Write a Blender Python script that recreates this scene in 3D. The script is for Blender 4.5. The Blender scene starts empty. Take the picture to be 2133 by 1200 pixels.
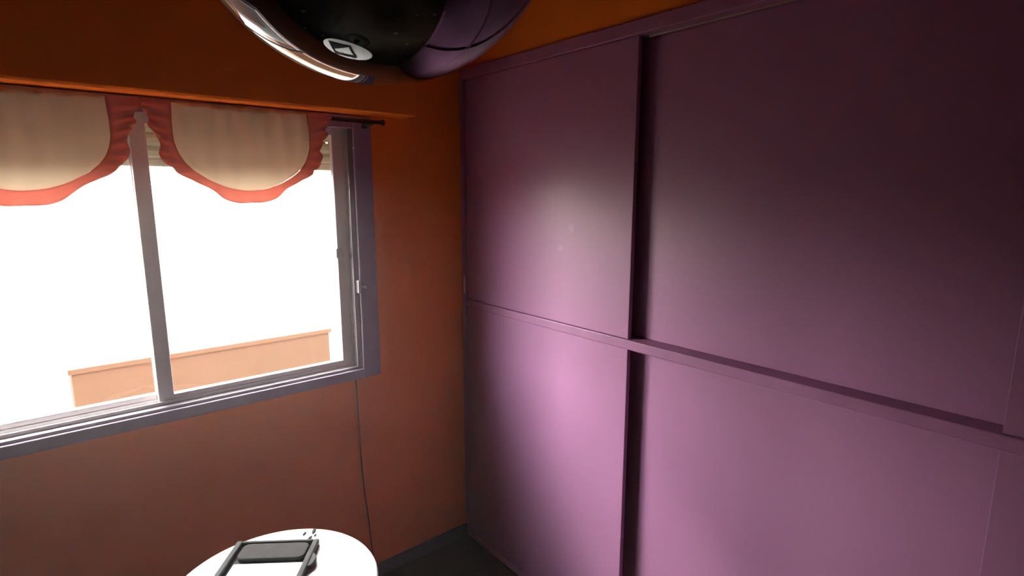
import bpy, bmesh, math, random
from mathutils import Vector, Matrix

random.seed(7)
S = bpy.context.scene
COL = S.collection

# ------------------------------------------------------------------ camera
PITCH, HEAD, FPX = math.radians(9.9), math.radians(40.0), 1163.0
cam_d = bpy.data.cameras.new('camera')
cam_d.sensor_fit = 'HORIZONTAL'
cam_d.sensor_width = 36.0
cam_d.lens = 36.0 * FPX / 2133.0
cam_d.clip_start = 0.02
cam_d.clip_end = 2000
cam = bpy.data.objects.new('camera', cam_d)
COL.objects.link(cam)
cam.location = (-1.474, -2.105, 1.70)
fw = Vector((math.sin(HEAD) * math.cos(PITCH), math.cos(HEAD) * math.cos(PITCH), -math.sin(PITCH)))
cam.rotation_euler = fw.to_track_quat('-Z', 'Y').to_euler()
S.camera = cam

# ------------------------------------------------------------------ sky, sun, exposure
SUN_ELEV, SUN_AZ = math.radians(33.0), math.radians(-20.0)      # azimuth measured from +y (straight out of the window)
world = bpy.data.worlds.new('sky')
S.world = world
world.use_nodes = True
nt = world.node_tree
nt.nodes.clear()
sky = nt.nodes.new('ShaderNodeTexSky')
sky.sky_type = 'NISHITA'
sky.sun_disc = False
sky.sun_elevation = SUN_ELEV
sky.sun_rotation = SUN_AZ
sky.air_density = 1.0
sky.dust_density = 5
sky.ozone_density = 1.0
hs = nt.nodes.new('ShaderNodeHueSaturation')
hs.inputs['Saturation'].default_value = 0.35
bg = nt.nodes.new('ShaderNodeBackground')
bg.inputs['Strength'].default_value = 5.0
wo = nt.nodes.new('ShaderNodeOutputWorld')
nt.links.new(sky.outputs[0], hs.inputs['Color'])
nt.links.new(hs.outputs[0], bg.inputs['Color'])
nt.links.new(bg.outputs[0], wo.inputs['Surface'])

sun_d = bpy.data.lights.new('sun', 'SUN')
sun_d.energy = 46.0
sun_d.angle = math.radians(0.6)
sun_d.color = (1.0, 0.95, 0.88)
sun = bpy.data.objects.new('sun', sun_d)
COL.objects.link(sun)
sdir = Vector((math.sin(SUN_AZ) * math.cos(SUN_ELEV), math.cos(SUN_AZ) * math.cos(SUN_ELEV), math.sin(SUN_ELEV)))
sun.location = sdir * 30
sun.rotation_euler = sdir.to_track_quat('Z', 'Y').to_euler()

vs = S.view_settings
vs.view_transform = 'Standard'
vs.look = 'None'
vs.gamma = 1.0
vs.use_curve_mapping = False
vs.exposure = -0.05
S.cycles.caustics_reflective = False
S.cycles.caustics_refractive = False
S.cycles.adaptive_threshold = 0.03
S.cycles.max_bounces = 6
S.cycles.diffuse_bounces = 4
S.cycles.volume_bounces = 0
S.cycles.transparent_max_bounces = 8

# ------------------------------------------------------------------ materials
def mat(name, col, rough=0.6, metal=0.0, spec=0.5, ior=1.45, vary=0.0, scale=6.0, bump=0.0, bump_scale=60.0,
        stretch=None, trans=0.0, sss=0.0):
    m = bpy.data.materials.new(name)
    m.use_nodes = True
    n = m.node_tree
    p = n.nodes['Principled BSDF']
    p.inputs['Base Color'].default_value = (*col, 1)
    p.inputs['Roughness'].default_value = rough
    p.inputs['Metallic'].default_value = metal
    p.inputs['Specular IOR Level'].default_value = spec
    p.inputs['IOR'].default_value = ior
    tc = n.nodes.new('ShaderNodeTexCoord')
    mp = n.nodes.new('ShaderNodeMapping')
    if stretch:
        mp.inputs['Scale'].default_value = stretch
    n.links.new(tc.outputs['Object'], mp.inputs['Vector'])
    if vary:
        t = n.nodes.new('ShaderNodeTexNoise')
        t.inputs['Scale'].default_value = scale
        t.inputs['Detail'].default_value = 5
        n.links.new(mp.outputs[0], t.inputs['Vector'])
        r = n.nodes.new('ShaderNodeValToRGB')
        r.color_ramp.elements[0].position = 0.3
        r.color_ramp.elements[1].position = 0.7
        r.color_ramp.elements[0].color = (*[c * (1 - vary) for c in col], 1)
        r.color_ramp.elements[1].color = (*[min(1, c * (1 + vary)) for c in col], 1)
        n.links.new(t.outputs['Fac'], r.inputs['Fac'])
        n.links.new(r.outputs['Color'], p.inputs['Base Color'])
    if bump:
        t = n.nodes.new('ShaderNodeTexNoise')
        t.inputs['Scale'].default_value = bump_scale
        t.inputs['Detail'].default_value = 4
        n.links.new(mp.outputs[0], t.inputs['Vector'])
        b = n.nodes.new('ShaderNodeBump')
        b.inputs['Strength'].default_value = bump
        b.inputs['Distance'].default_value = 0.004
        n.links.new(t.outputs['Fac'], b.inputs['Height'])
        n.links.new(b.outputs['Normal'], p.inputs['Normal'])
    if trans:
        tr = n.nodes.new('ShaderNodeBsdfTranslucent')
        tr.inputs['Color'].default_value = (*col, 1)
        mx = n.nodes.new('ShaderNodeMixShader')
        mx.inputs[0].default_value = trans
        n.links.new(p.outputs[0], mx.inputs[1])
        n.links.new(tr.outputs[0], mx.inputs[2])
        n.links.new(mx.outputs[0], n.nodes['Material Output'].inputs['Surface'])
    return m

M = {}
M['orange'] = mat('orange_wall_paint', (0.95, 0.26, 0.025), 0.75, spec=0.25, vary=0.06, scale=2.5, bump=0.12, bump_scale=45)
M['white_ceiling'] = mat('ceiling_paint', (0.18, 0.085, 0.06), 0.9, spec=0.2, vary=0.03, bump=0.1)
M['dark_paint'] = mat('dark_purple_wall_paint', (0.20, 0.085, 0.11), 0.8, spec=0.2, vary=0.06, scale=2.5, bump=0.12, bump_scale=45)
M['purple'] = mat('purple_door_paint', (0.43, 0.195, 0.365), 0.38, spec=0.5, vary=0.05, scale=1.6, bump=0.05, bump_scale=90, stretch=(1, 1, 0.3))
M['purple_trim'] = mat('purple_trim_paint', (0.40, 0.178, 0.335), 0.4, spec=0.4, vary=0.08, scale=9, bump=0.06, bump_scale=70)
M['casing'] = mat('grey_purple_casing_paint', (0.34, 0.25, 0.35), 0.45, spec=0.4, vary=0.08, scale=9, bump=0.06, bump_scale=70)
M['carcass'] = mat('dark_wardrobe_inside', (0.10, 0.045, 0.05), 0.8, vary=0.1)
M['track'] = mat('pale_track_edge', (0.5, 0.42, 0.36), 0.35, metal=0.4, vary=0.1, scale=20)
M['bare_wood'] = mat('bare_wood_chip', (0.85, 0.62, 0.45), 0.7, vary=0.2, scale=40)
M['floor'] = mat('dark_floor', (0.04, 0.026, 0.015), 0.5, spec=0.35, vary=0.45, scale=9, bump=0.1, bump_scale=30)
M['base'] = mat('grey_purple_baseboard', (0.11, 0.085, 0.11), 0.5, vary=0.12, scale=12)
M['alu'] = mat('white_aluminium', (0.84, 0.80, 0.80), 0.35, metal=0.0, spec=0.5, vary=0.04, scale=15)
M['alu_dark'] = mat('anodised_channel', (0.32, 0.27, 0.29), 0.4, metal=0.3, vary=0.06, scale=15)
M['steel'] = mat('latch_steel', (0.62, 0.60, 0.60), 0.3, metal=0.9, vary=0.05, scale=30)
M['slat'] = mat('beige_shutter_slat', (0.62, 0.58, 0.46), 0.55, vary=0.05, scale=10, trans=0.10)
M['rod'] = mat('dark_rod', (0.05, 0.035, 0.035), 0.4, spec=0.5, vary=0.1, scale=20)
M['cream'] = mat('cream_curtain', (0.90, 0.82, 0.70), 0.9, spec=0.1, vary=0.06, scale=25, bump=0.2, bump_scale=220, trans=0.68)
M['pink'] = mat('pink_ruffle', (0.84, 0.43, 0.36), 0.9, spec=0.1, vary=0.08, scale=25, bump=0.2, bump_scale=220, trans=0.58)
M['cable'] = mat('dark_cable', (0.03, 0.02, 0.02), 0.5, vary=0.1)
M['white'] = mat('white_table_laminate', (0.84, 0.83, 0.82), 0.4, spec=0.4, vary=0.02, scale=10)
M['dark_metal'] = mat('dark_painted_metal', (0.03, 0.027, 0.025), 0.5, vary=0.04)
M['tray'] = mat('dark_grey_tray', (0.016, 0.015, 0.016), 0.6, spec=0.12, vary=0.1, scale=30)
M['pouch'] = mat('black_pouch', (0.022, 0.02, 0.021), 0.85, spec=0.15, vary=0.2, scale=40, bump=0.2, bump_scale=120)
M['paper'] = mat('white_paper', (0.85, 0.85, 0.83), 0.85, spec=0.2, vary=0.02)
M['scrap'] = mat('dark_scrap', (0.02, 0.018, 0.02), 0.9, spec=0.1, vary=0.2, scale=60)
M['pale_scrap'] = mat('pale_scrap', (0.55, 0.50, 0.45), 0.8, vary=0.2, scale=60)
M['globe'] = mat('black_glass', (0.010, 0.008, 0.005), 0.025, spec=0.5, ior=1.7, vary=0.5, scale=14)
M['brass'] = mat('dark_brass', (0.20, 0.14, 0.07), 0.35, metal=1.0, vary=0.1)
M['ground'] = mat('pale_yard_concrete', (0.06, 0.057, 0.052), 0.9, vary=0.1, scale=0.8)
M['plaster'] = mat('peach_plaster', (0.17, 0.085, 0.040), 0.9, vary=0.06, scale=1.5)
M['ext_white'] = mat('pale_exterior_plaster', (0.82, 0.80, 0.80), 0.9, vary=0.04, scale=1.0)
M['coping'] = mat('blocker_brown', (0.12, 0.06, 0.04), 0.8, vary=0.12, scale=6)  # dark brown of the added light blocker outside

def add_flecks(m):
    """sparse gold flecks in the dark glass"""
    n = m.node_tree
    p = n.nodes['Principled BSDF']
    src = p.inputs['Base Color'].links[0].from_socket
    tc = n.nodes.new('ShaderNodeTexCoord')
    mp = n.nodes.new('ShaderNodeMapping')
    mp.inputs['Scale'].default_value = (1.0, 1.0, 2.6)
    mp.inputs['Rotation'].default_value = (0.4, 0.2, 0.0)
    n.links.new(tc.outputs['Object'], mp.inputs['Vector'])
    v = n.nodes.new('ShaderNodeTexVoronoi')
    v.inputs['Scale'].default_value = 75
    n.links.new(mp.outputs[0], v.inputs['Vector'])
    lt = n.nodes.new('ShaderNodeMath'); lt.operation = 'LESS_THAN'; lt.inputs[1].default_value = 0.16
    n.links.new(v.outputs['Distance'], lt.inputs[0])
    sp = n.nodes.new('ShaderNodeSeparateColor')
    n.links.new(v.outputs['Color'], sp.inputs[0])
    gt = n.nodes.new('ShaderNodeMath'); gt.operation = 'GREATER_THAN'; gt.inputs[1].default_value = 0.72
    n.links.new(sp.outputs[0], gt.inputs[0])
    mu = n.nodes.new('ShaderNodeMath'); mu.operation = 'MULTIPLY'
    n.links.new(lt.outputs[0], mu.inputs[0]); n.links.new(gt.outputs[0], mu.inputs[1])
    mx = n.nodes.new('ShaderNodeMixRGB')
    mx.inputs['Color2'].default_value = (0.16, 0.10, 0.04, 1)
    n.links.new(mu.outputs[0], mx.inputs['Fac'])
    n.links.new(src, mx.inputs['Color1'])
    n.links.new(mx.outputs[0], p.inputs['Base Color'])
add_flecks(M['globe'])

def glass_mat():
    m = bpy.data.materials.new('window_glass')
    m.use_nodes = True
    n = m.node_tree
    n.nodes.clear()
    o = n.nodes.new('ShaderNodeOutputMaterial')
    t = n.nodes.new('ShaderNodeBsdfTransparent')
    t.inputs[0].default_value = (0.93, 0.94, 0.93, 1)
    g = n.nodes.new('ShaderNodeBsdfGlossy')
    g.inputs['Roughness'].default_value = 0.02
    fr = n.nodes.new('ShaderNodeFresnel')
    geo = n.nodes.new('ShaderNodeNewGeometry')          # same reflectance on entering and on leaving the thin pane
    mr = n.nodes.new('ShaderNodeMapRange')
    mr.inputs['To Min'].default_value = 1.45
    mr.inputs['To Max'].default_value = 1 / 1.45
    n.links.new(geo.outputs['Backfacing'], mr.inputs['Value'])
    n.links.new(mr.outputs[0], fr.inputs[0])
    mx = n.nodes.new('ShaderNodeMixShader')
    n.links.new(fr.outputs[0], mx.inputs[0])
    n.links.new(t.outputs[0], mx.inputs[1])
    n.links.new(g.outputs[0], mx.inputs[2])
    n.links.new(mx.outputs[0], o.inputs['Surface'])
    return m
M['glass'] = glass_mat()

def add_marks(m, marks):
    """wear marks on the paint: (centre, radius, colour, strength), each with a ragged outline of its own"""
    n = m.node_tree
    p = n.nodes['Principled BSDF']
    src = p.inputs['Base Color'].links[0].from_socket
    geo = n.nodes.new('ShaderNodeNewGeometry')
    nz = n.nodes.new('ShaderNodeTexNoise')
    nz.inputs['Scale'].default_value = 35
    n.links.new(geo.outputs['Position'], nz.inputs['Vector'])
    for c, rad, col, st in marks:
        sub = n.nodes.new('ShaderNodeVectorMath'); sub.operation = 'SUBTRACT'
        sub.inputs[1].default_value = c
        n.links.new(geo.outputs['Position'], sub.inputs[0])
        dv = n.nodes.new('ShaderNodeVectorMath'); dv.operation = 'DIVIDE'
        dv.inputs[1].default_value = rad
        n.links.new(sub.outputs[0], dv.inputs[0])
        ln = n.nodes.new('ShaderNodeVectorMath'); ln.operation = 'LENGTH'
        n.links.new(dv.outputs[0], ln.inputs[0])
        ad = n.nodes.new('ShaderNodeMath'); ad.operation = 'ADD'
        n.links.new(ln.outputs['Value'], ad.inputs[0])
        n.links.new(nz.outputs['Fac'], ad.inputs[1])
        mr = n.nodes.new('ShaderNodeMapRange')
        mr.interpolation_type = 'SMOOTHSTEP'
        mr.inputs['From Min'].default_value = 0.9
        mr.inputs['From Max'].default_value = 1.5
        mr.inputs['To Min'].default_value = st
        mr.inputs['To Max'].default_value = 0.0
        n.links.new(ad.outputs[0], mr.inputs['Value'])
        mx = n.nodes.new('ShaderNodeMixRGB')
        mx.inputs['Color2'].default_value = (*col, 1)
        n.links.new(mr.outputs[0], mx.inputs['Fac'])
        n.links.new(src, mx.inputs['Color1'])
        src = mx.outputs['Color']
    n.links.new(src, p.inputs['Base Color'])

add_marks(M['purple'], [((0.0, -0.682, 1.566), (0.05, 0.016, 0.022), (0.62, 0.40, 0.46), 0.26),
                        ((0.0, -0.630, 1.488), (0.05, 0.022, 0.018), (0.62, 0.40, 0.46), 0.24),
                        ((0.0, -0.585, 1.640), (0.05, 0.012, 0.10), (0.50, 0.26, 0.36), 0.3),
                        ((0.0, -0.060, 1.715), (0.05, 0.014, 0.030), (0.45, 0.28, 0.20), 0.5)])

# ------------------------------------------------------------------ mesh helpers
def box(bm, x0, x1, y0, y1, z0, z1, bev=0.0):
    t = bmesh.new()
    bmesh.ops.create_cube(t, size=1.0)
    bmesh.ops.scale(t, vec=(abs(x1 - x0), abs(y1 - y0), abs(z1 - z0)), verts=t.verts)
    bmesh.ops.translate(t, vec=((x0 + x1) / 2, (y0 + y1) / 2, (z0 + z1) / 2), verts=t.verts)
    if bev:
        bmesh.ops.bevel(t, geom=list(t.edges), offset=bev, segments=2, affect='EDGES', profile=0.5)
    join(bm, t)
    return bm

def join(bm, t):
    me = bpy.data.meshes.new('tmp')
    t.to_mesh(me); t.free()
    bm.from_mesh(me)
    bpy.data.meshes.remove(me)

def tube(bm, pts, r, seg=10, caps=True):
    pts = [Vector(p) for p in pts]
    rings = []
    for i, p in enumerate(pts):
        a = pts[max(i - 1, 0)]; b = pts[min(i + 1, len(pts) - 1)]
        d = (b - a).normalized()
        ref = Vector((0, 0, 1)) if abs(d.z) < 0.9 else Vector((1, 0, 0))
        u = d.cross(ref).normalized(); v = d.cross(u).normalized()
        rr = r[i] if isinstance(r, (list, tuple)) else r
        rings.append([bm.verts.new(p + (u * math.cos(k * 2 * math.pi / seg) + v * math.sin(k * 2 * math.pi / seg)) * rr) for k in range(seg)])
    for a, b in zip(rings, rings[1:]):
        for k in range(seg):
            bm.faces.new((a[k], a[(k + 1) % seg], b[(k + 1) % seg], b[k])).smooth = True
    if caps:
        bm.faces.new(rings[0]); bm.faces.new(list(reversed(rings[-1])))
    bmesh.ops.recalc_face_normals(bm, faces=bm.faces)
    return bm

def lathe(bm, prof, c=(0, 0, 0), seg=48):
    rings = []
    for r, z in prof:
        if r < 1e-6:
            rings.append([bm.verts.new((c[0], c[1], c[2] + z))])
        else:
            rings.append([bm.verts.new((c[0] + r * math.cos(k * 2 * math.pi / seg), c[1] + r * math.sin(k * 2 * math.pi / seg), c[2] + z)) for k in range(seg)])
    for a, b in zip(rings, rings[1:]):
        for k in range(seg):
            q = [a[k % len(a)], a[(k + 1) % len(a)], b[(k + 1) % len(b)], b[k % len(b)]]
            q = list(dict.fromkeys(q))
            if len(q) >= 3:
                bm.faces.new(q).smooth = True
    bmesh.ops.recalc_face_normals(bm, faces=bm.faces)
    return bm

def prism(bm, poly, z0, z1, bev=0.0):
    """extruded outline (list of xy) between z0 and z1"""
    t = bmesh.new()
    lo = [t.verts.new((x, y, z0)) for x, y in poly]
    hi = [t.verts.new((x, y, z1)) for x, y in poly]
    t.faces.new(list(reversed(lo))); t.faces.new(hi)
    for i in range(len(poly)):
        j = (i + 1) % len(poly)
        t.faces.new((lo[i], lo[j], hi[j], hi[i]))
    bmesh.ops.recalc_face_normals(t, faces=t.faces)
    if bev:
        bmesh.ops.bevel(t, geom=list(t.edges), offset=bev, segments=2, affect='EDGES', profile=0.5)
    join(bm, t)
    return bm

def obj(name, bm, m, parent=None, loc=None):
    """link a bmesh given in world coordinates; its origin goes to loc (or to the parent's place)"""
    base = Vector(loc) if loc else (Vector(parent['_at']) if parent else Vector((0, 0, 0)))
    me = bpy.data.meshes.new(name)
    bmesh.ops.translate(bm, vec=-base, verts=bm.verts)
    bm.to_mesh(me); bm.free()
    me.materials.append(m)
    o = bpy.data.objects.new(name, me)
    COL.objects.link(o)
    if parent:
        o.parent = parent
        o['_at'] = list(base)
    else:
        o.location = base
        o['_at'] = list(base)
    return o

def tag(o, label, cat, group=None):
    o['label'] = label
    o['category'] = cat
    if group:
        o['group'] = group
    return o

def thing(name, loc, label=None, cat=None, group=None):
    o = bpy.data.objects.new(name, None)
    COL.objects.link(o)
    o.location = loc
    o.empty_display_size = 0.05
    o['_at'] = list(loc)
    if label:
        tag(o, label, cat, group)
    return o

def struct(name, bm, m, label=None):
    o = obj(name, bm, m)
    o['kind'] = 'structure'
    if label:
        o['label'] = label
    return o

NB = bmesh.new

# ------------------------------------------------------------------ room shell
XL, YB, H, WT = -3.15, -3.75, 2.75, 0.22          # left wall, back wall, ceiling, wall thickness
WX0, WX1, WZ0, WZ1 = -1.95, -0.515, 0.962, 1.985   # window opening in the wall
WARD_END, WARD_TOP = -2.88, 2.215

struct('floor', box(NB(), XL - 0.2, 0.65, YB - 0.2, WT, -0.12, 0.0), M['floor'], 'dark brown floor')
struct('ceiling', box(NB(), XL - 0.2, 0.65, YB - 0.2, WT, H, H + 0.12), M['white_ceiling'])
b = NB()
box(b, XL - 0.2, WX0, 0, WT, 0, H)
box(b, WX1, 0.65, 0, WT, 0, H)
box(b, WX0, WX1, 0, WT, 0, WZ0)
box(b, WX0, WX1, 0, WT, WZ1, H)
struct('wall_window', b, M['orange'], 'orange painted wall with the window')
b = NB()
box(b, 0.0, 0.65, YB, 0.0, WARD_TOP, H)
box(b, 0.0, 0.65, YB, WARD_END, 0, WARD_TOP)
struct('wall_right', b, M['orange'], 'orange painted wall above the wardrobe')
struct('wall_left', box(NB(), XL - 0.2, XL, YB, 0, 0, H), M['dark_paint'])
struct('wall_back', box(NB(), XL - 0.2, 0.65, YB - 0.2, YB, 0, H), M['dark_paint'])
b = NB()
box(b, XL, -0.010, -0.014, 0, 0, 0.062, 0.003)
struct('baseboard_window', b, M['base'], 'grey purple baseboard under the window')

# ------------------------------------------------------------------ window
win = thing('window_1', (-1.16, 0, WZ0))
win['kind'] = 'structure'
win['label'] = 'white aluminium sliding window in a grey purple casing'
CX0, CX1, CZ0 = WX0 - 0.075, -0.442, 0.934
b = NB()
box(b, WX1 - 0.002, CX1, -0.014, 0.0, CZ0, 1.984, 0.003)
obj('casing', b, M['casing'], win)
obj('casing', box(NB(), CX0, WX0 + 0.002, -0.014, 0.0, CZ0, 1.984, 0.003), M['casing'], win)
obj('casing', box(NB(), WX0 + 0.002, WX1 - 0.002, -0.014, 0.0, CZ0, WZ0 + 0.012, 0.003), M['casing'], win)
obj('casing', box(NB(), WX0 + 0.002, WX1 - 0.002, -0.014, 0.0, 1.935, 1.984, 0.003), M['casing'], win)
# reveal lining / outer frame
fr = NB()
box(fr, WX1 - 0.022, WX1, 0.0, 0.11, WZ0, WZ1, 0.002)
box(fr, WX0, WX0 + 0.022, 0.0, 0.11, WZ0, WZ1, 0.002)
box(fr, WX0 + 0.022, WX1 - 0.022, 0.0, 0.11, WZ0, WZ0 + 0.022, 0.002)
box(fr, WX0 + 0.022, WX1 - 0.022, 0.0, 0.11, WZ1 - 0.03, WZ1, 0.002)
frame = obj('window_frame', fr, M['alu_dark'], win)
tr = NB()
for yy in (0.028, 0.066):
    box(tr, WX0 + 0.022, WX1 - 0.022, yy, yy + 0.004, WZ0 + 0.022, WZ0 + 0.034)
    box(tr, WX1 - 0.026, WX1 - 0.020, yy, yy + 0.004, WZ0 + 0.022, WZ1 - 0.03)
obj('slide_track', tr, M['alu'], frame)

def sash(x0, x1, y):
    s = NB()
    z0, z1, w = WZ0 + 0.022, WZ1 - 0.03, 0.046
    box(s, x0, x0 + w, y, y + 0.026, z0, z1, 0.003)
    box(s, x1 - w, x1, y, y + 0.026, z0, z1, 0.003)
    box(s, x0 + w, x1 - w, y, y + 0.026, z0, z0 + 0.03, 0.003)
    box(s, x0 + w, x1 - w, y, y + 0.026, z1 - w, z1, 0.003)
    so = obj('sash', s, M['alu'], win)
    obj('pane', box(NB(), x0 + w - 0.006, x1 - w + 0.006, y + 0.011, y + 0.015, z0 + 0.026, z1 - w + 0.006), M['glass'], so)
    return so
sr = sash(-1.235, WX1 - 0.024, 0.034)
sl = sash(WX0 + 0.024, -1.190, 0.072)
# handle on the right sash and latch on the frame
h = NB()
xh = WX1 - 0.024 - 0.040
box(h, xh - 0.016, xh + 0.012, 0.022, 0.034, 1.435, 1.475, 0.004)
obj('sash_handle', h, M['steel'], sr)
h = NB()
box(h, WX1 - 0.014, WX1 - 0.002, -0.022, 0.004, 1.292, 1.345, 0.003)
box(h, WX1 + 0.008, WX1 + 0.020, -0.024, -0.012, 1.310, 1.326, 0.003)
tube(h, [(WX1 - 0.008, -0.02, 1.322), (WX1 + 0.014, -0.022, 1.318)], 0.003, 8)
obj('latch', h, M['steel'], frame)
h = NB()
tube(h, [(WX1 - 0.003, -0.012, 1.862), (WX1 - 0.003, -0.021, 1.862)], 0.005, 10)
obj('screw', h, M['steel'], frame)

# boxed-in roller shutter housing above the window
sb = thing('shutter_box', (-1.16, 0, 1.985), 'orange boxed-in shutter housing above the window', 'shutter box')
BX0, BX1, BD, BZ0, BZ1 = -2.15, -0.310, -0.15, 1.985, 2.27
obj('front_panel', box(NB(), BX0, BX1, BD, BD + 0.016, BZ0, BZ1, 0.002), M['orange'], sb)
obj('side_panel', box(NB(), BX1 - 0.016, BX1, BD + 0.016, -0.001, BZ0, BZ1, 0.001), M['orange'], sb)
obj('side_panel', box(NB(), BX0, BX0 + 0.016, BD + 0.016, -0.001, BZ0, BZ1, 0.001), M['orange'], sb)
obj('bottom_panel', box(NB(), BX0 + 0.016, BX1 - 0.016, BD + 0.016, -0.001, BZ0 + 0.002, BZ0 + 0.014), M['orange'], sb)
obj('top_panel', box(NB(), BX0 + 0.016, BX1 - 0.016, BD + 0.016, -0.001, BZ1 - 0.014, BZ1 - 0.002), M['orange'], sb)

# roller shutter, its lower edge hanging into the window
rs = thing('roller_shutter', (-1.16, 0.15, 1.80), 'beige slatted roller shutter lowered a little at the window top', 'shutter')
zs, SH = 1.802, 0.0428
def slat_bm(z, holes):
    s = NB()
    prof = [(0.0, 0), (-0.005, 0.004), (-0.0085, 0.014), (-0.0085, 0.030), (-0.005, 0.040), (0.0, 0.0432),
            (0.004, 0.040), (0.006, 0.030), (0.006, 0.014), (0.004, 0.004)]
    rows = []
    for x in (WX0 + 0.004, WX1 - 0.004):
        rows.append([s.verts.new((x, 0.15 + a, z + c)) for a, c in prof])
    k = len(prof)
    for i in range(k):
        s.faces.new((rows[0][i], rows[0][(i + 1) % k], rows[1][(i + 1) % k], rows[1][i]))
    s.faces.new(rows[0]); s.faces.new(list(reversed(rows[1])))
    bmesh.ops.recalc_face_normals(s, faces=s.faces)
    return s
first = None
for i in range(4):
    if first is None:
        first = obj('slat', slat_bm(zs, None), M['slat'], rs)
    elif i == 1:
        # second joint: the slats hang slightly apart over two short slits, daylight shows through
        o = first.copy(); COL.objects.link(o); o.parent = rs; o.location = (0, 0, i * SH)
    else:
        o = first.copy(); COL.objects.link(o); o.parent = rs; o.location = (0, 0, i * SH + (0.0035 if i >= 2 else 0))
obj('bottom_bar', box(NB(), WX0 + 0.004, WX1 - 0.004, 0.142, 0.158, zs - 0.022, zs + 0.004, 0.003), M['slat'], rs)
b = NB()
# rubber bridges closing the open joint except at the slits
zj = zs + 2 * SH - 0.0016
for x0, x1 in ((WX0 + 0.004, -0.606), (-0.585, -0.562), (-0.553, WX1 - 0.004)):
    box(b, x0, x1, 0.147, 0.153, zj, zj + 0.006)
obj('joint_strip', b, M['slat'], rs)
for gx in (WX1 - 0.012, WX0):
    obj('guide_rail', box(NB(), gx, gx + 0.012, 0.135, 0.165, WZ0, WZ1), M['alu_dark'], rs)

# curtain rod
rod = thing('curtain_rod', (-1.10, -0.08, 1.957), 'thin dark curtain rod under the shutter housing', 'curtain rod')
obj('pole', tube(NB(), [(-2.04, -0.08, 1.957), (-0.425, -0.08, 1.957)], 0.0075, 12), M['rod'], rod)
for x in (-0.425, -2.04):
    obj('end_cap', lathe(NB(), [(0, -0.012), (0.008, -0.010), (0.011, 0), (0.008, 0.010), (0, 0.012)], (x, -0.08, 1.957), 16), M['rod'], rod)
for x in (-0.47, -1.98):
    k = NB(); box(k, x - 0.006, x + 0.006, -0.08, -0.014, 1.945, 1.953); box(k, x - 0.012, x + 0.012, -0.018, -0.014, 1.938, 1.975, 0.002)
    obj('bracket', k, M['rod'], rod)

# valance: cream swags with a pink ruffle along the scalloped edge
val = thing('window_valance', (-1.14, -0.08, 1.75), 'cream swag valance edged with a pink ruffle hanging from the rod', 'curtain')
# right half of one swag: inner edge (cream meets pink) and outer edge of the ruffle, both as x, z
IN = [(-0.725, 1.966), (-0.723, 1.92), (-0.722, 1.88), (-0.724, 1.845), (-0.734, 1.81), (-0.750, 1.783), (-0.775, 1.757), (-0.82, 1.728), (-0.87, 1.708), (-0.93, 1.70)]
OUT = [(-0.645, 1.966), (-0.650, 1.935), (-0.660, 1.90), (-0.676, 1.862), (-0.684, 1.82), (-0.692, 1.782), (-0.730, 1.752), (-0.79, 1.715), (-0.86, 1.672), (-0.93, 1.655)]
def smooth(P, n):
    """Catmull-Rom through P"""
    P = [Vector((p[0], p[1])) for p in P]
    Q = [2 * P[0] - P[1]] + P + [2 * P[-1] - P[-2]]
    o = []
    for i in range(1, len(Q) - 2):
        for k in range(n):
            t = k / n
            o.append(0.5 * ((2 * Q[i]) + (Q[i + 1] - Q[i - 1]) * t + (2 * Q[i - 1] - 5 * Q[i] + 4 * Q[i + 1] - Q[i + 2]) * t * t + (3 * Q[i] - Q[i - 1] - 3 * Q[i + 1] + Q[i + 2]) * t ** 3))
    o.append(P[-1])
    return o
XC = -0.93
def full(P):
    h = smooth(P + [(2 * XC - P[-2][0], P[-2][1])], 8)[:-8]
    return h + [Vector((2 * XC - p.x, p.y)) for p in reversed(h[:-1])]
inner, outer = full(IN), full(OUT)
for sh in (0.0, -0.572):
    c = NB()
    nv = 14
    g = []
    for i, p in enumerate(inner):
        u = i / (len(inner) - 1)
        # the top of the cloth runs straight along the rod
        tx = inner[0].x + (inner[-1].x - inner[0].x) * (0.5 - 0.5 * math.cos(math.pi * u))
        row = []
        for j in range(nv + 1):
            v = j / nv
            q = Vector((tx, 1.9665)).lerp(p, v)
            y = -0.094 - 0.006 * math.sin(q.x * 95) * (1 - 0.6 * v) - 0.004 * v
            row.append(c.verts.new((q.x + sh, y, q.y)))
        g.append(row)
    for i in range(len(inner) - 1):
        for j in range(nv):
            c.faces.new((g[i][j], g[i][j + 1], g[i + 1][j + 1], g[i + 1][j])).smooth = True
    bmesh.ops.remove_doubles(c, verts=c.verts, dist=1e-6)
    o = obj('cloth', c, M['cream'], val)
    md = o.modifiers.new('thick', 'SOLIDIFY'); md.thickness = 0.0014
    r = NB()
    g = []
    for i, (p, q) in enumerate(zip(inner, outer)):
        u = i / (len(inner) - 1)
        row = []
        for j in range(6):
            v = j / 5
            w = p.lerp(q, v * (1 + 0.10 * math.sin(u * 60)))
            y = -0.103 - 0.009 * math.sin(u * 120) * v - 0.003 * v
            row.append(r.verts.new((w.x + sh, y, min(w.y, 1.967))))
        g.append(row)
    for i in range(len(inner) - 1):
        for j in range(5):
            r.faces.new((g[i][j], g[i][j + 1], g[i + 1][j + 1], g[i + 1][j])).smooth = True
    o = obj('ruffle', r, M['pink'], val)
    o['label'] = 'pink ruffle'
    md = o.modifiers.new('thick', 'SOLIDIFY'); md.thickness = 0.0014

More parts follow.
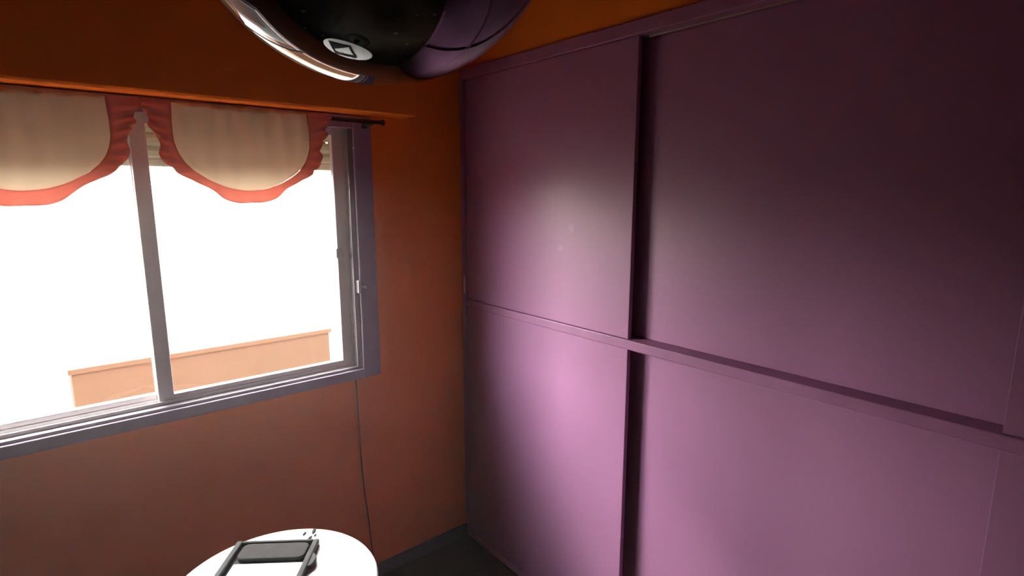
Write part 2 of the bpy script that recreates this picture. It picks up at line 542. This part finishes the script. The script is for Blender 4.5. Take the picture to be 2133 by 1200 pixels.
# cable running down the wall below the window
cp = [(-0.553, -0.004, 0.934), (-0.553, -0.008, 0.90), (-0.551, -0.007, 0.852), (-0.5495, -0.007, 0.78), (-0.548, -0.007, 0.704), (-0.5465, -0.007, 0.62),
      (-0.544, -0.007, 0.529), (-0.539, -0.007, 0.43), (-0.530, -0.008, 0.33), (-0.522, -0.009, 0.22), (-0.518, -0.018, 0.10), (-0.516, -0.020, 0.05), (-0.53, -0.022, 0.005), (-0.62, -0.022, 0.005), (-0.80, -0.022, 0.005)]
tag(obj('cable', tube(NB(), cp, 0.0024, 8), M['cable'], loc=(-0.55, -0.01, 0.0)),
    'thin dark cable hanging down the orange wall below the window', 'cable')

# ------------------------------------------------------------------ wardrobe
wd = thing('wardrobe', (0.3, -1.44, 0), 'built-in purple wardrobe with upper and lower sliding doors along the right wall', 'wardrobe')
RZ0, RZ1 = 1.172, 1.205
HZ = 2.172
c = NB()
box(c, 0.58, 0.60, WARD_END, 0, 0, WARD_TOP)
box(c, 0.10, 0.58, -0.016, 0, 0, WARD_TOP)
box(c, 0.10, 0.58, WARD_END, WARD_END + 0.016, 0, WARD_TOP)
box(c, 0.10, 0.58, WARD_END + 0.016, -0.016, 0.02, 0.04)
box(c, 0.10, 0.58, WARD_END + 0.016, -0.016, WARD_TOP - 0.02, WARD_TOP)
box(c, 0.10, 0.58, WARD_END + 0.016, -0.016, 1.18, 1.20)
obj('carcass', c, M['carcass'], wd)
obj('side_post', box(NB(), -0.010, 0.10, -0.026, 0, 0, WARD_TOP, 0.003), M['purple_trim'], wd)
obj('side_post', box(NB(), -0.010, 0.10, WARD_END, WARD_END + 0.03, 0, WARD_TOP, 0.003), M['purple_trim'], wd)
obj('header', box(NB(), -0.012, 0.10, WARD_END + 0.03, -0.026, HZ, WARD_TOP, 0.003), M['purple_trim'], wd)
obj('middle_rail', box(NB(), -0.010, 0.10, WARD_END + 0.03, -0.026, RZ0, RZ1, 0.003), M['purple_trim'], wd)
obj('bottom_rail', box(NB(), -0.010, 0.10, WARD_END + 0.03, -0.026, 0, 0.022, 0.003), M['purple_trim'], wd)
tk = obj('top_track', box(NB(), 0.028, 0.034, -1.93, -0.975, HZ - 0.005, HZ - 0.0005), M['track'], wd)
tk['label'] = 'pale edge of the top track'
d1, d2 = -0.957, -1.925
for z0, z1 in ((RZ1 + 0.001, HZ - 0.001), (0.023, RZ0 - 0.001)):
    obj('door', box(NB(), 0.000, 0.018, d1, -0.028, z0, z1, 0.0015), M['purple'], wd)
    obj('door', box(NB(), 0.052, 0.070, d2 - 0.03, d1 + 0.03, z0, z1, 0.0015), M['purple'], wd)
    obj('door', box(NB(), 0.000, 0.018, WARD_END + 0.032, d2, z0, z1, 0.0015), M['purple'], wd)
# chipped paint on the side post
ch = NB()
prism(ch, [(0, 0), (0.009, 0.012), (0.011, 0.045), (0.006, 0.085), (0.001, 0.09), (-0.001, 0.05), (-0.001, 0.02)], 0, 0.0012)
bmesh.ops.transform(ch, matrix=Matrix(((0, 0, -1, -0.0096), (1, 0, 0, -0.024), (0, 1, 0, 1.228), (0, 0, 0, 1))), verts=ch.verts)
bmesh.ops.recalc_face_normals(ch, faces=ch.faces)
o = obj('paint_chip', ch, M['bare_wood'], wd); o['label'] = 'bare wood showing through chipped paint'

# ------------------------------------------------------------------ round table in the sun
TX, TY, TZ, TR = -1.129, -0.767, 0.72, 0.254
tb = thing('round_table', (TX, TY, 0), 'small round white table in full sun below the window', 'table')
obj('table_top', lathe(NB(), [(0, -0.024), (TR - 0.008, -0.024), (TR - 0.002, -0.021), (TR, -0.014), (TR, -0.007), (TR - 0.003, -0.0015), (TR - 0.007, 0), (0, 0)], (TX, TY, TZ), 96), M['white'], tb)
obj('column', lathe(NB(), [(0, 0.025), (0.05, 0.025), (0.034, 0.04), (0.026, 0.07), (0.022, 0.35), (0.026, 0.62), (0.06, 0.675), (0.09, 0.694), (0, 0.694)], (TX, TY, 0), 40), M['dark_metal'], tb)
obj('foot', lathe(NB(), [(0, 0), (0.19, 0), (0.195, 0.006), (0.19, 0.012), (0.10, 0.022), (0.05, 0.027), (0, 0.027)], (TX, TY, 0), 60), M['dark_metal'], tb)

# tray on the table: corner A, s along u (towards the camera), t along v
A = Vector((-0.972, -0.664)); U = Vector((-0.60, -0.80)); V = Vector((-0.80, 0.60))
def st(s, t):
    p = A + U * s + V * t
    return (p.x, p.y)
TS, TT, RW, RH = 0.335, 0.225, 0.016, 0.016
ty = thing('tray', (*st(TS / 2, TT / 2), TZ), 'dark grey rectangular tray on the round white table', 'tray')
z = TZ + 0.0006
obj('tray_floor', prism(NB(), [st(0.004, 0.004), st(TS - 0.004, 0.004), st(TS - 0.004, TT - 0.004), st(0.004, TT - 0.004)], z, z + 0.003), M['tray'], ty)
for q in ([st(0, 0), st(TS, 0), st(TS, RW), st(0, RW)], [st(0, TT - RW), st(TS, TT - RW), st(TS, TT), st(0, TT)],
          [st(0, RW), st(RW * 0.6, RW), st(RW * 0.6, TT - RW), st(0, TT - RW)], [st(TS - RW, RW), st(TS, RW), st(TS, TT - RW), st(TS - RW, TT - RW)]):
    obj('rim', prism(NB(), q, z, z + RH, 0.003), M['tray'], ty)
hd = [st(0.060, 0.001)] + [st(0.088 + 0.028 * math.cos(a), 0.001 - 0.016 * math.sin(a)) for a in [math.pi * k / 12 for k in range(12, -1, -1)]][1:-1] + [st(0.116, 0.001)]
obj('handle', prism(NB(), hd, z + 0.004, z + RH - 0.002, 0.002), M['tray'], ty)
# pouch with a rounded corner lying in the tray's far end
def rrect(s0, s1, t0, t1, r, n=6):
    o = []
    for (cs, ct, a0) in ((s1 - r, t0 + r, -90), (s1 - r, t1 - r, 0), (s0 + r, t1 - r, 90), (s0 + r, t0 + r, 180)):
        for k in range(n + 1):
            a = math.radians(a0 + 90 * k / n)
            o.append(st(cs + r * math.cos(a), ct + r * math.sin(a)))
    return o
zf = z + 0.0032
tag(obj('zip_pouch', prism(NB(), rrect(0.012, 0.078, 0.021, 0.200, 0.018), zf, zf + 0.011, 0.003), M['pouch'], loc=(*st(0.045, 0.11), zf)),
    'black flat pouch with rounded corners at the far end of the tray', 'pouch')
tag(obj('paper_sheet', prism(NB(), [st(0.086, 0.020), st(0.30, 0.020), st(0.150, 0.200), st(0.086, 0.200)], zf, zf + 0.001), M['paper'], loc=(*st(0.15, 0.08), zf)),
    'white folded sheet of paper lying in the tray', 'paper')
tag(obj('folded_cloth', prism(NB(), [st(0.312, 0.030), st(0.314, 0.200), st(0.172, 0.204)], zf, zf + 0.012, 0.002), M['pouch'], loc=(*st(0.27, 0.15), zf)),
    'black folded cloth in the near corner of the tray', 'cloth')
# little dark scraps scattered near the far rim of the table
SC = [((-0.963, -0.597), 0.030, 0.9, 'long dark scrap at the far rim of the white table'),
      ((-0.989, -0.592), 0.020, 0.7, 'short dark scrap beside the long one on the white table'),
      ((-0.985, -0.622), 0.022, 0.5, 'dark scrap lying nearest the tray on the white table'),
      ((-0.968, -0.619), 0.015, 0.8, 'smallest dark scrap between tray and table rim')]
for (x, y), ln, an, lb in SC:
    s = NB()
    ca, sa = math.cos(an), math.sin(an)
    pts = [(-.5, 0), (-.25, .13), (.15, .16), (.5, .04), (.3, -.1), (-.1, -.16)]
    prism(s, [(x + ln * (a * ca - q * sa), y + ln * (a * sa + q * ca)) for a, q in pts], TZ + 0.0004, TZ + 0.0024)
    tag(obj('leaf_scrap', s, M['scrap'], loc=(x, y, TZ + 0.0004)), lb, 'scrap', 'scraps on the white table')

# ------------------------------------------------------------------ globe pendant
G = Vector((-1.2069, -1.5845, 1.9833))
GR = 0.1800
pl = thing('globe_pendant_lamp', tuple(G), 'large glossy black globe lamp hanging in the upper left', 'lamp')
g = NB()
bmesh.ops.create_uvsphere(g, u_segments=128, v_segments=80, radius=GR)
for f in g.faces: f.smooth = True
bmesh.ops.translate(g, vec=G, verts=g.verts)
obj('globe', g, M['globe'], pl)
obj('cap', lathe(NB(), [(0.055, -0.008), (0.055, 0.004), (0.03, 0.018), (0.014, 0.05), (0, 0.05)], (G.x, G.y, G.z + GR), 32), M['brass'], pl)
obj('cord', tube(NB(), [(G.x, G.y, G.z + GR + 0.04), (G.x, G.y, H - 0.02)], 0.004, 8), M['cable'], pl)
obj('ceiling_rose', lathe(NB(), [(0, -0.035), (0.02, -0.033), (0.05, -0.015), (0.055, 0.0), (0, 0)], (G.x, G.y, H), 32), M['brass'], pl)

# scraps at the wardrobe's foot
for (x, y), ln, an, lb in (((-0.022, -0.455), 0.010, 0.4, 'tiny pale scrap on the floor at the foot of the wardrobe'),
                           ((-0.016, -0.418), 0.014, 1.9, 'pale sliver on the floor against the wardrobe foot nearer the corner')):
    s = NB(); ca, sa = math.cos(an), math.sin(an)
    prism(s, [(x + ln * (a * ca - q * sa), y + ln * (a * sa + q * ca)) for a, q in [(-.5, 0), (-.1, .2), (.5, .05), (.2, -.18)]], 0.0003, 0.002)
    tag(obj('paper_scrap', s, M['pale_scrap'], loc=(x, y, 0.0003)), lb, 'scrap')

# ------------------------------------------------------------------ outside the window
GZ = -3.0
yard = obj('yard', box(NB(), -120, 120, 0.6, 240, GZ - 0.3, GZ), M['ground'], loc=(0, 60, GZ))
yard['kind'] = 'structure'
yard['label'] = 'bright yard outside the window'
hs_ = thing('neighbour_house', (0.2, 7.5, GZ), 'peach plastered house seen low through the window', 'house')
HX0, HX1, HY0, HY1, HT = -1.4, 1.69, 6.0, 9.0, -0.42
obj('house_wall', box(NB(), HX0, HX1, HY0, HY1, GZ, HT), M['plaster'], hs_)
obj('coping', box(NB(), HX0 - 0.03, HX1 + 0.03, HY0 - 0.03, HY1 + 0.03, HT, HT + 0.06), M['plaster'], hs_)

# added house-like block, out of view, cutting sky glow on the right doors
wh = thing('light_blocker', (-6.45, 14.0, GZ))
wh['kind'] = 'structure'
def hq(x0, x1, y0, y1, z0, z1):
    return box(NB(), x0, x1, y0, y1, z0, z1)
obj('house_wall', hq(-9.9, -3.0, 11.0, 17.0, GZ, 9.8), M['coping'], wh)  # body of the added blocker, never in view
obj('blocker_top', hq(-10.1, -2.8, 10.8, 17.2, 9.8, 10.0), M['coping'], wh)

# ------------------------------------------------------------------ scatter volume added to imitate lens bloom
hz = bpy.data.materials.new('bloom_scatter')
hz.use_nodes = True
n = hz.node_tree
n.nodes.clear()
ho = n.nodes.new('ShaderNodeOutputMaterial')
sc = n.nodes.new('ShaderNodeVolumeScatter')
sc.inputs['Density'].default_value = 0.028  # forward scatter stands in for glow around window and table
sc.inputs['Anisotropy'].default_value = 0.82
n.links.new(sc.outputs[0], ho.inputs['Volume'])
# its faces lie inside the walls, the floor, the ceiling and the window panes
o = obj('bloom_volume', box(NB(), XL - 0.1, 0.3, YB - 0.1, 0.085, -0.06, H + 0.06), hz)
o['kind'] = 'structure'
o['label'] = 'thin scatter volume added for lens bloom'

for o in bpy.data.objects:
    if '_at' in o.keys():
        del o['_at']
